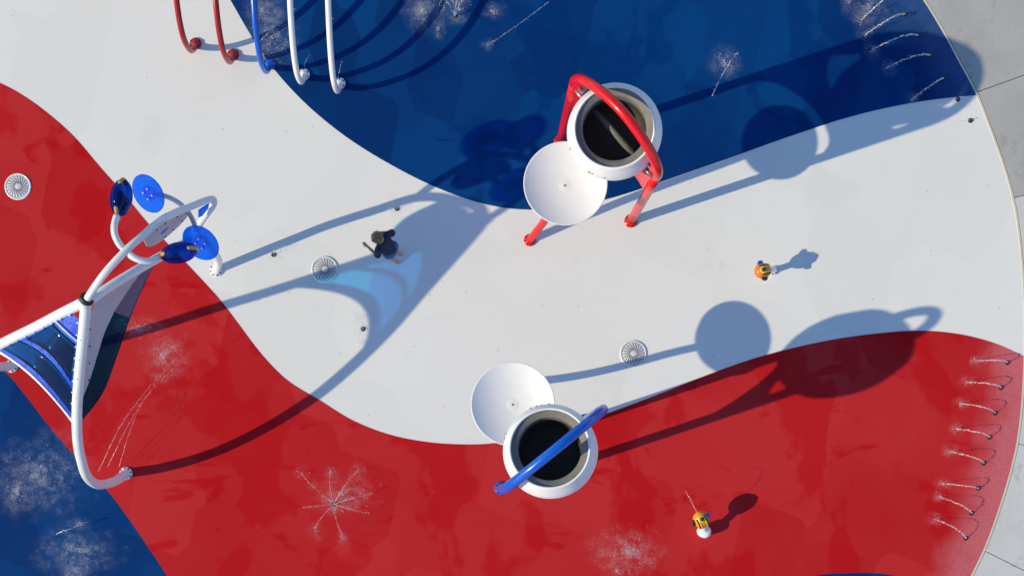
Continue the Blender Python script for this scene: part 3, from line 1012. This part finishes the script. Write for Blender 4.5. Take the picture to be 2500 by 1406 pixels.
def squiggle(mb, c, L, rad):
    a = random.uniform(0, 6.28); da = random.uniform(-1.2, 1.2)
    p = c.copy(); pts = [p.copy()]
    for _ in range(4):
        a += da + random.uniform(-.6, .6)
        p = p + Vector((math.cos(a), math.sin(a), 0)) * L / 4
        p.z = max(.008, c.z + random.uniform(-.004, .006)); pts.append(p.copy())
    mb.tube(spline(pts, 2), [rad * (.4 + .6*math.sin(math.pi*(i+.5)/9)) for i in range(9)], 4, caps=False)


FOAM = []


def splash(mb, px, py, rx, ry, n, nd, ang=0.0, rad=.0022, L=.05):
    """foam film on the ground plus a few loose threads and drops above it"""
    FOAM.append((px, py, rx * 1.5, ry * 1.5, ang))
    for k in range(n + nd):
        a = random.uniform(0, 6.28); q = abs(random.gauss(0, .4))
        x, y = math.cos(a)*q*rx, math.sin(a)*q*ry
        X, Y = x*math.cos(ang) - y*math.sin(ang), x*math.sin(ang) + y*math.cos(ang)
        c = G(px + X, py + Y, random.uniform(.014, .026))
        if k < n * .5: squiggle(mb, c, L * random.uniform(.4, 1.3), rad * random.uniform(.4, 1.1))
        else: drop(mb, c + Vector((0, 0, random.uniform(0, .05))), random.uniform(.0015, .0045))


ZF = [.0095]


def film(parent, px, py, rx, ry, ang, mat):
    ZF[0] += .0001
    pts = [G(px, py, ZF[0])]
    for k in range(28):
        a = 2*math.pi*k/28
        w_ = 1 + .12 * mnoise.noise((math.cos(a)*1.5 + px, math.sin(a)*1.5, py))
        x, y = math.cos(a)*rx*w_, math.sin(a)*ry*w_
        pts.append(G(px + x*math.cos(ang) - y*math.sin(ang), py + x*math.sin(ang) + y*math.cos(ang), ZF[0]))
    me = bpy.data.meshes.new("film"); me.from_pydata(pts, [], [(0, 1 + k, 1 + (k+1) % 28) for k in range(28)])
    bm = bmesh.new(); bm.from_mesh(me); bmesh.ops.recalc_face_normals(bm, faces=bm.faces); bm.to_mesh(me); bm.free()
    return tag(link("foam_film", me, mat, parent), kind="stuff")


def water(name, label, cat, mb, loc, group=None, cores=()):
    t = thing(name, label, cat, loc, group)
    if not cores: t["kind"] = "stuff"
    for c in cores: link("stream", c.mesh(), W_WATER, t)
    if mb.v: tag(link("drops", mb.mesh(), W_WATER, t), kind="stuff")
    for f in FOAM: film(t, *f, W_FOAM if max(f[2:4]) > 48 else W_FOAM2)
    FOAM.clear()
    return t


ORD = ["topmost", "second from the top", "third from the top", "fourth from the top", "fifth from the top", "sixth from the top", "seventh from the top", "lowest"]
# eight low jets along the red edge
red_jets = [((2459, 885), (2382, 881)), ((2443, 946), (2358, 933)), ((2429, 1008), (2345, 985)), ((2415, 1067), (2333, 1046)), ((2401, 1130), (2322, 1103)), ((2388, 1191), (2300, 1180)), ((2371, 1252), (2293, 1212)), ((2357, 1313), (2283, 1266))]
for i, (a, b) in enumerate(red_jets):
    nozzle(*a, "black nozzle in the red area, %s of eight" % ORD[i], "nozzles along the red edge")
    mb = MB(); ga, gb = G(*a, .03), G(*b, .01)
    core = stream(mb, [ga, ga.lerp(gb, .22) + Vector((0, 0, .17)), ga.lerp(gb, .5) + Vector((0, 0, .25)), ga.lerp(gb, .8) + Vector((0, 0, .15)), gb], .014, (.003, .018), 90)
    splash(mb, b[0], b[1], 22, 16, 14, 30)
    water("water_jet", "low white water arc on the red area, %s of eight" % ORD[i], "water jet", mb, Vector((ga.x, ga.y, 0)), "jets along the red edge", [core])
ORD2 = ["topmost", "second from the top", "third from the top", "fourth from the top", "lowest"]
blue_jets = [((2186, -18), (2100, 52)), ((2208, 36), (2112, 86)), ((2240, 88), (2130, 122)), ((2270, 137), (2168, 165)), ((2302, 192), (2225, 244))]
for i, (a, b) in enumerate(blue_jets):
    if i: nozzle(*a, "black nozzle in the blue area, %s in view" % ORD2[i-1 if i < 4 else 4], "nozzles along the blue edge")
    mb = MB(); ga, gb = G(*a, .03), G(*b, .01)
    core = stream(mb, [ga, ga.lerp(gb, .22) + Vector((0, 0, .18)), ga.lerp(gb, .5) + Vector((0, 0, .27)), ga.lerp(gb, .8) + Vector((0, 0, .16)), gb], .017, (.004, .026), 190)
    splash(mb, b[0], b[1], 22, 20, 16, 40)
    water("water_jet", "white water arc on the blue area, %s of five" % ORD2[i], "water jet", mb, Vector((ga.x, ga.y, 0)), "jets along the blue edge", [core])
white_jets = [((2338, 243), (2270, 268), "nearest the blue border"), ((2369, 295), (2270, 322), "nearest the concrete")]
for a, b, w_ in white_jets:
    nozzle(*a, "black ground nozzle on the white area, %s" % w_, "nozzles along the white edge")
    mb = MB(); ga, gb = G(*a, .03), G(*b, .01)
    core = stream(mb, [ga, ga.lerp(gb, .25) + Vector((0, 0, .16)), ga.lerp(gb, .55) + Vector((0, 0, .22)), gb], .004, (.003, .02), 40)
    water("water_jet", "thin clear water arc on the white area, %s" % w_, "water jet", mb, Vector((ga.x, ga.y, 0)), "jets along the white edge", [core])


def burst(px, py, ends, label, peak=.35, n=40, rad=.009, foam=None, nz=True, nzlab=None):
    mb = MB(); g = G(px, py, .03); cores = []
    for i_, e in enumerate(ends):
        q = G(px + e[0], py + e[1], .012)
        cores.append(stream(mb, [g, g.lerp(q, .35) + Vector((0, 0, peak*.8)), g.lerp(q, .6) + Vector((0, 0, peak)), g.lerp(q, .85) + Vector((0, 0, peak*.6)), q], rad*.5, (.003, .03), n))
        if i_ % 3 != 1: splash(mb, px + e[0]*random.uniform(.9, 1.1), py + e[1]*random.uniform(.9, 1.1), random.uniform(14, 30), random.uniform(12, 24), 10, 16, random.uniform(0, 3))
    splash(mb, px, py, 30, 26, 24, 40)
    if foam: splash(mb, px + foam[0], py + foam[1], foam[2], foam[3], foam[4], foam[4])
    water("water_burst", label, "water burst", mb, Vector((g.x, g.y, 0)), "star shaped water bursts", cores)
    if nz: nozzle(px, py, nzlab, "burst nozzles")


burst(815, 1230, [(-78, -75), (-75, 8), (-48, 62), (22, 75), (88, 22), (60, -85), (-8, -85), (95, -28)], "star shaped burst of eight water streams on the red area", .3, 34,
      foam=(20, -25, 75, 48, 50), nzlab="dark ground nozzle under the star shaped burst on the red area")
burst(1110, 42, [(-38, -25), (-28, -12), (-6, -38), (16, -42), (40, -28), (12, -15)], "bright water burst on the blue area near the top edge", .5, 40, .012,
      foam=(-80, -15, 40, 40, 50), nzlab="ground nozzle under the bright burst on the blue area")
burst(886, 803, [(-22, -30), (-28, 20), (-8, 34), (6, -34)], "clear water burst beside the play frame shadow on the white area", .2, 10, .005, nzlab="black ground nozzle at the inner curve of the play frame shadow")
burst(969, 510, [(-14, -16), (16, -14), (-20, 2), (60, -18)], "small clear water burst in the leg shadow above the boy", .2, 8, .005, nzlab="black ground nozzle in the leg shadow above the boy")
burst(668, 622, [(30, -20), (10, -22)], "faint clear water burst left of the shaded drain", .15, 8, .005, nzlab="black ground nozzle left of the shaded drain")


def spray(label, pts, foam, rad=.011, n=80, spread=(.004, .035), breakup=.4, core=.6):
    mb = MB()
    cores = [stream(mb, [I(*p) for p in pts], rad*.75, spread, n)] if pts else []
    for f in foam: splash(mb, *f)
    o = pts[0] if pts else (foam[0][0], foam[0][1], 0)
    g = G(o[0], o[1])
    water("water_spray", label, "water spray", mb, g, "loose water sprays", cores)


spray("thin straight water jet with round splash on blue, right of the red arch", [(1738, 236, .05), (1760, 190, .5), (1780, 155, .75), (1802, 128, .85)], [(1765, 150, 40, 36, 80, 60)], .012, 120, (.003, .04), .3, .8)
spray("water stream leaving the yellow cannon on the red area", [(1704, 1253, .55), (1694, 1236, .75), (1684, 1216, .85), (1673, 1199, .8)], [], .011, 60, (.003, .02), .3, .9)
spray("wide foam patch on the red area beside the blue legged corner", [(240, 1150, .3), (300, 1030, .5), (360, 950, .35), (412, 890, .03)], [(400, 872, 60, 55, 90, 120), (345, 800, 60, 24, 60, 90)], .006, 60, (.003, .03), .5, .5)
spray("second thin stream arching from the white leg to the foam", [(262, 1140, .3), (312, 1040, .5), (362, 960, .3), (402, 905, .03)], [], .005, 30, (.003, .03), .6, .4)
spray("third thin stream rising beside the white leg foot", [(290, 1140, .3), (318, 1050, .45), (350, 980, .3), (440, 880, .03)], [], .005, 30, (.003, .03), .6, .4)
spray("foamy splash on the red area at the bottom edge", None, [(1530, 1345, 90, 62, 190, 160), (1505, 1392, 26, 30, 40, 60)])
spray("large foamy splash on the lower left blue area", None, [(42, 1198, 50, 50, 170, 120), (95, 1160, 110, 95, 170, 120)], )
spray("small bright jet on the lower left blue area", [(137, 1303, .25), (152, 1296, .35), (180, 1287, .3), (212, 1274, .05)], [(195, 1278, 30, 16, 40, 50)], .014, 80, (.004, .02), .2, .9)
spray("foamy splash at the bottom left corner of the blue area", None, [(195, 1345, 95, 60, 160, 120), (186, 1392, 40, 30, 60, 60)])
spray("dashed falling drops on the blue area near the top", [(1340, 5, .3), (1280, 50, .3), (1230, 85, .2), (1190, 112, .03)], [(1190, 110, 18, 14, 14, 20)], .007, 40, (.004, .03), .7, .1)
spray("misty foam under the blue hoop on the blue area", [(632, 104, .03), (648, 88, .1), (668, 70, .1), (690, 55, .02)], [(665, 90, 60, 90, 150, 160), (640, 30, 45, 60, 80, 100)], .009, 50, (.004, .03), .4, .6)
spray("short jet beside the foot of the white hoop next to the blue one", [(742, 165, .05), (746, 150, .1), (757, 134, .03)], [], .007, 20, (.003, .012), .4, .8)
spray("short jet beside the foot of the rightmost white hoop", [(826, 188, .05), (830, 168, .1), (834, 150, .03)], [], .006, 20, (.003, .012), .4, .8)
spray("pale foam on the blue area by the top edge left of the bright burst", None, [(1025, 22, 40, 50, 50, 60), (1205, 30, 28, 22, 30, 40), (1070, 72, 18, 30, 24, 30)])
spray("scattered foam on the blue area at the upper right", None, [(2120, 20, 50, 50, 60, 80), (2070, 5, 20, 24, 24, 30)])
spray("faint drips around the orange cannon on the white area", None, [(1752, 650, 40, 14, 14, 16), (1985, 625, 30, 10, 8, 10)])

# ------------------------------------------------------------------ the boy
def remeshed(mb, voxel, name, smooth_iter=3):
    me = mb.mesh("tmp")
    o = bpy.data.objects.new("tmp", me); COL.objects.link(o)
    r = o.modifiers.new("r", 'REMESH'); r.mode = 'VOXEL'; r.voxel_size = voxel
    s = o.modifiers.new("s", 'SMOOTH'); s.factor = .5; s.iterations = smooth_iter
    dg = bpy.context.evaluated_depsgraph_get()
    out = bpy.data.meshes.new_from_object(o.evaluated_get(dg))
    bpy.data.objects.remove(o); out.name = name
    return out


boy_g = G(962, 625)
fwd = Vector((-.87, .49, 0)).normalized(); rgt = Vector((fwd.y, -fwd.x, 0))


BS = .93
def L(r, f, z): return boy_g + (rgt*r + fwd*f + Vector((0, 0, z))) * BS


boy = thing("person", "child in navy shirt and blue swim shorts walking barefoot through the frame's shadow", "person", boy_g)
hipL, hipR = L(-.055, .04, .52), L(.055, .04, .52)
kneeL, kneeR = L(-.075, .08, .29), L(.07, .07, .29)
ankL, ankR = L(-.075, -.10, .06), L(.075, -.08, .055)
shL, shR = L(-.135, .165, .83), L(.135, .165, .83)
elL, elR = L(-.215, .15, .66), L(.255, .11, .70)
haL, haR = L(-.16, .38, .66), L(.13, .30, .76)
neck, headc = L(0, .185, .88), L(0, .235, 1.0)


def caps(mb, a, b, r0, r1, n=5):
    mb.tube([a.lerp(b, k/n) for k in range(n+1)], [r0 + (r1-r0)*k/n for k in range(n+1)], 14, round_caps=True)


FM = Matrix((rgt, fwd, Vector((0, 0, 1)))).transposed()
HT = FM @ Matrix.Rotation(math.radians(-24), 3, 'X')       # head tips forward
b = MB()
caps(b, L(0, .05, .53), L(0, .13, .72), .085, .09); caps(b, L(0, .13, .72), L(0, .165, .83), .09, .085)
caps(b, shL, shR, .045, .045); caps(b, L(0, .17, .85), headc, .038, .042)
b.ellipsoid(headc, (.076, .093, .108), HT)
b.ellipsoid(headc + HT @ Vector((0, .094, -.022)), (.012, .016, .016), HT, 10, 8)       # nose
b.ellipsoid(headc + HT @ Vector((0, .078, -.062)), (.026, .016, .010), HT, 10, 8)       # lips
b.ellipsoid(headc + HT @ Vector((0, .070, -.088)), (.030, .024, .018), HT, 10, 8)       # chin
for s in (-1, 1): b.ellipsoid(headc + HT @ Vector((s*.079, -.008, -.015)), (.012, .020, .028), HT, 10, 8)
for hp, kn, an, s in ((hipL, kneeL, ankL, -1), (hipR, kneeR, ankR, 1)):
    caps(b, hp, kn, .068, .046); caps(b, kn, an, .044, .028)
    caps(b, an + Vector((0, 0, -.025)) - fwd*.02, an - Vector((0, 0, .035)) + fwd*.085 + rgt*s*.012, .028, .020)
    for k in range(5): caps(b, an - Vector((0, 0, .036)) + fwd*.09 + rgt*(s*.012 + (k-2)*.011), an - Vector((0, 0, .042)) + fwd*(.118 - abs(k-1.5)*.005) + rgt*(s*.014 + (k-2)*.012), .009, .007, 2)
for sh, el, ha, s in ((shL, elL, haL, -1), (shR, elR, haR, 1)):
    caps(b, sh, el, .040, .031); caps(b, el, ha, .031, .021)
    d = (ha - el).normalized(); side = d.cross(Vector((0, 0, 1))).normalized(); dn = side.cross(d)
    palm = ha + d*.032
    b.ellipsoid(palm, (.036, .026, .013), Matrix((d, side, dn)).transposed(), 12, 8)
    for k, Lf in enumerate((.030, .036, .034, .026)):
        st = palm + d*.028 + side*(-.019 + k*.0127)
        caps(b, st, st + d*Lf*.55 + side*(k-1.5)*.003, .0072, .0066, 2); caps(b, st + d*Lf*.55 + side*(k-1.5)*.003, st + d*Lf - dn*.012, .0066, .0055, 2)
    th_ = palm + side*(-s)*-.022 - d*.012
    caps(b, th_, th_ + d*.026 + side*s*.016 - dn*.006, .0085, .0065, 2)
body = link("body", remeshed(b, .0055, "body"), B_SKIN, boy)
sh_ = MB()
caps(sh_, L(0, .045, .545), L(0, .125, .70), .112, .115); caps(sh_, L(0, .125, .70), L(0, .165, .82), .115, .098)
caps(sh_, L(-.075, .05, .56), L(-.085, .14, .76), .062, .068); caps(sh_, L(.075, .05, .56), L(.085, .14, .76), .062, .068)
caps(sh_, shL, shR, .060, .060); caps(sh_, L(0, .17, .85), L(0, .178, .873), .058, .052)
for sh0, el0 in ((shL, elL), (shR, elR)): caps(sh_, sh0, sh0.lerp(el0, .80), .058, .062)
shirt = link("t_shirt", remeshed(sh_, .008, "t_shirt"), B_SHIRT, boy)
so = MB()
caps(so, L(-.06, .03, .50), L(.06, .03, .50), .105, .105); caps(so, L(0, .02, .46), L(0, .045, .55), .10, .108)
for hp, kn in ((hipL, kneeL), (hipR, kneeR)): caps(so, hp, hp.lerp(kn, .72), .088, .080)
link("shorts", remeshed(so, .008, "shorts"), B_SHORT, boy)
hr = MB()
hr.ellipsoid(headc + HT @ Vector((0, -.016, .022)), (.084, .096, .098), HT, 28, 18)
for k in range(160):
    a = random.uniform(0, 6.28); q = math.sqrt(random.random())
    v = Vector((math.cos(a)*q*.082, math.sin(a)*q*.094, 0)); v.z = .094*math.sqrt(max(0, 1-q*q))
    c = headc + HT @ (v + Vector((0, -.016, .022)))
    d = HT @ Vector((v.x*.6, v.y*.6 + .03, .02))
    hr.tube([c, c + d.normalized()*.02, c + d.normalized()*.032 - Vector((0, 0, .006))], [.006, .005, .002], 5)
link("hair", remeshed(hr, .005, "hair", 1), B_HAIR, boy)
for s in (-1, 1): link("eye", MB().ellipsoid(headc + HT @ Vector((s*.030, .084, .006)), (.013, .008, .009), HT, 10, 8).mesh(), B_EYE, boy)
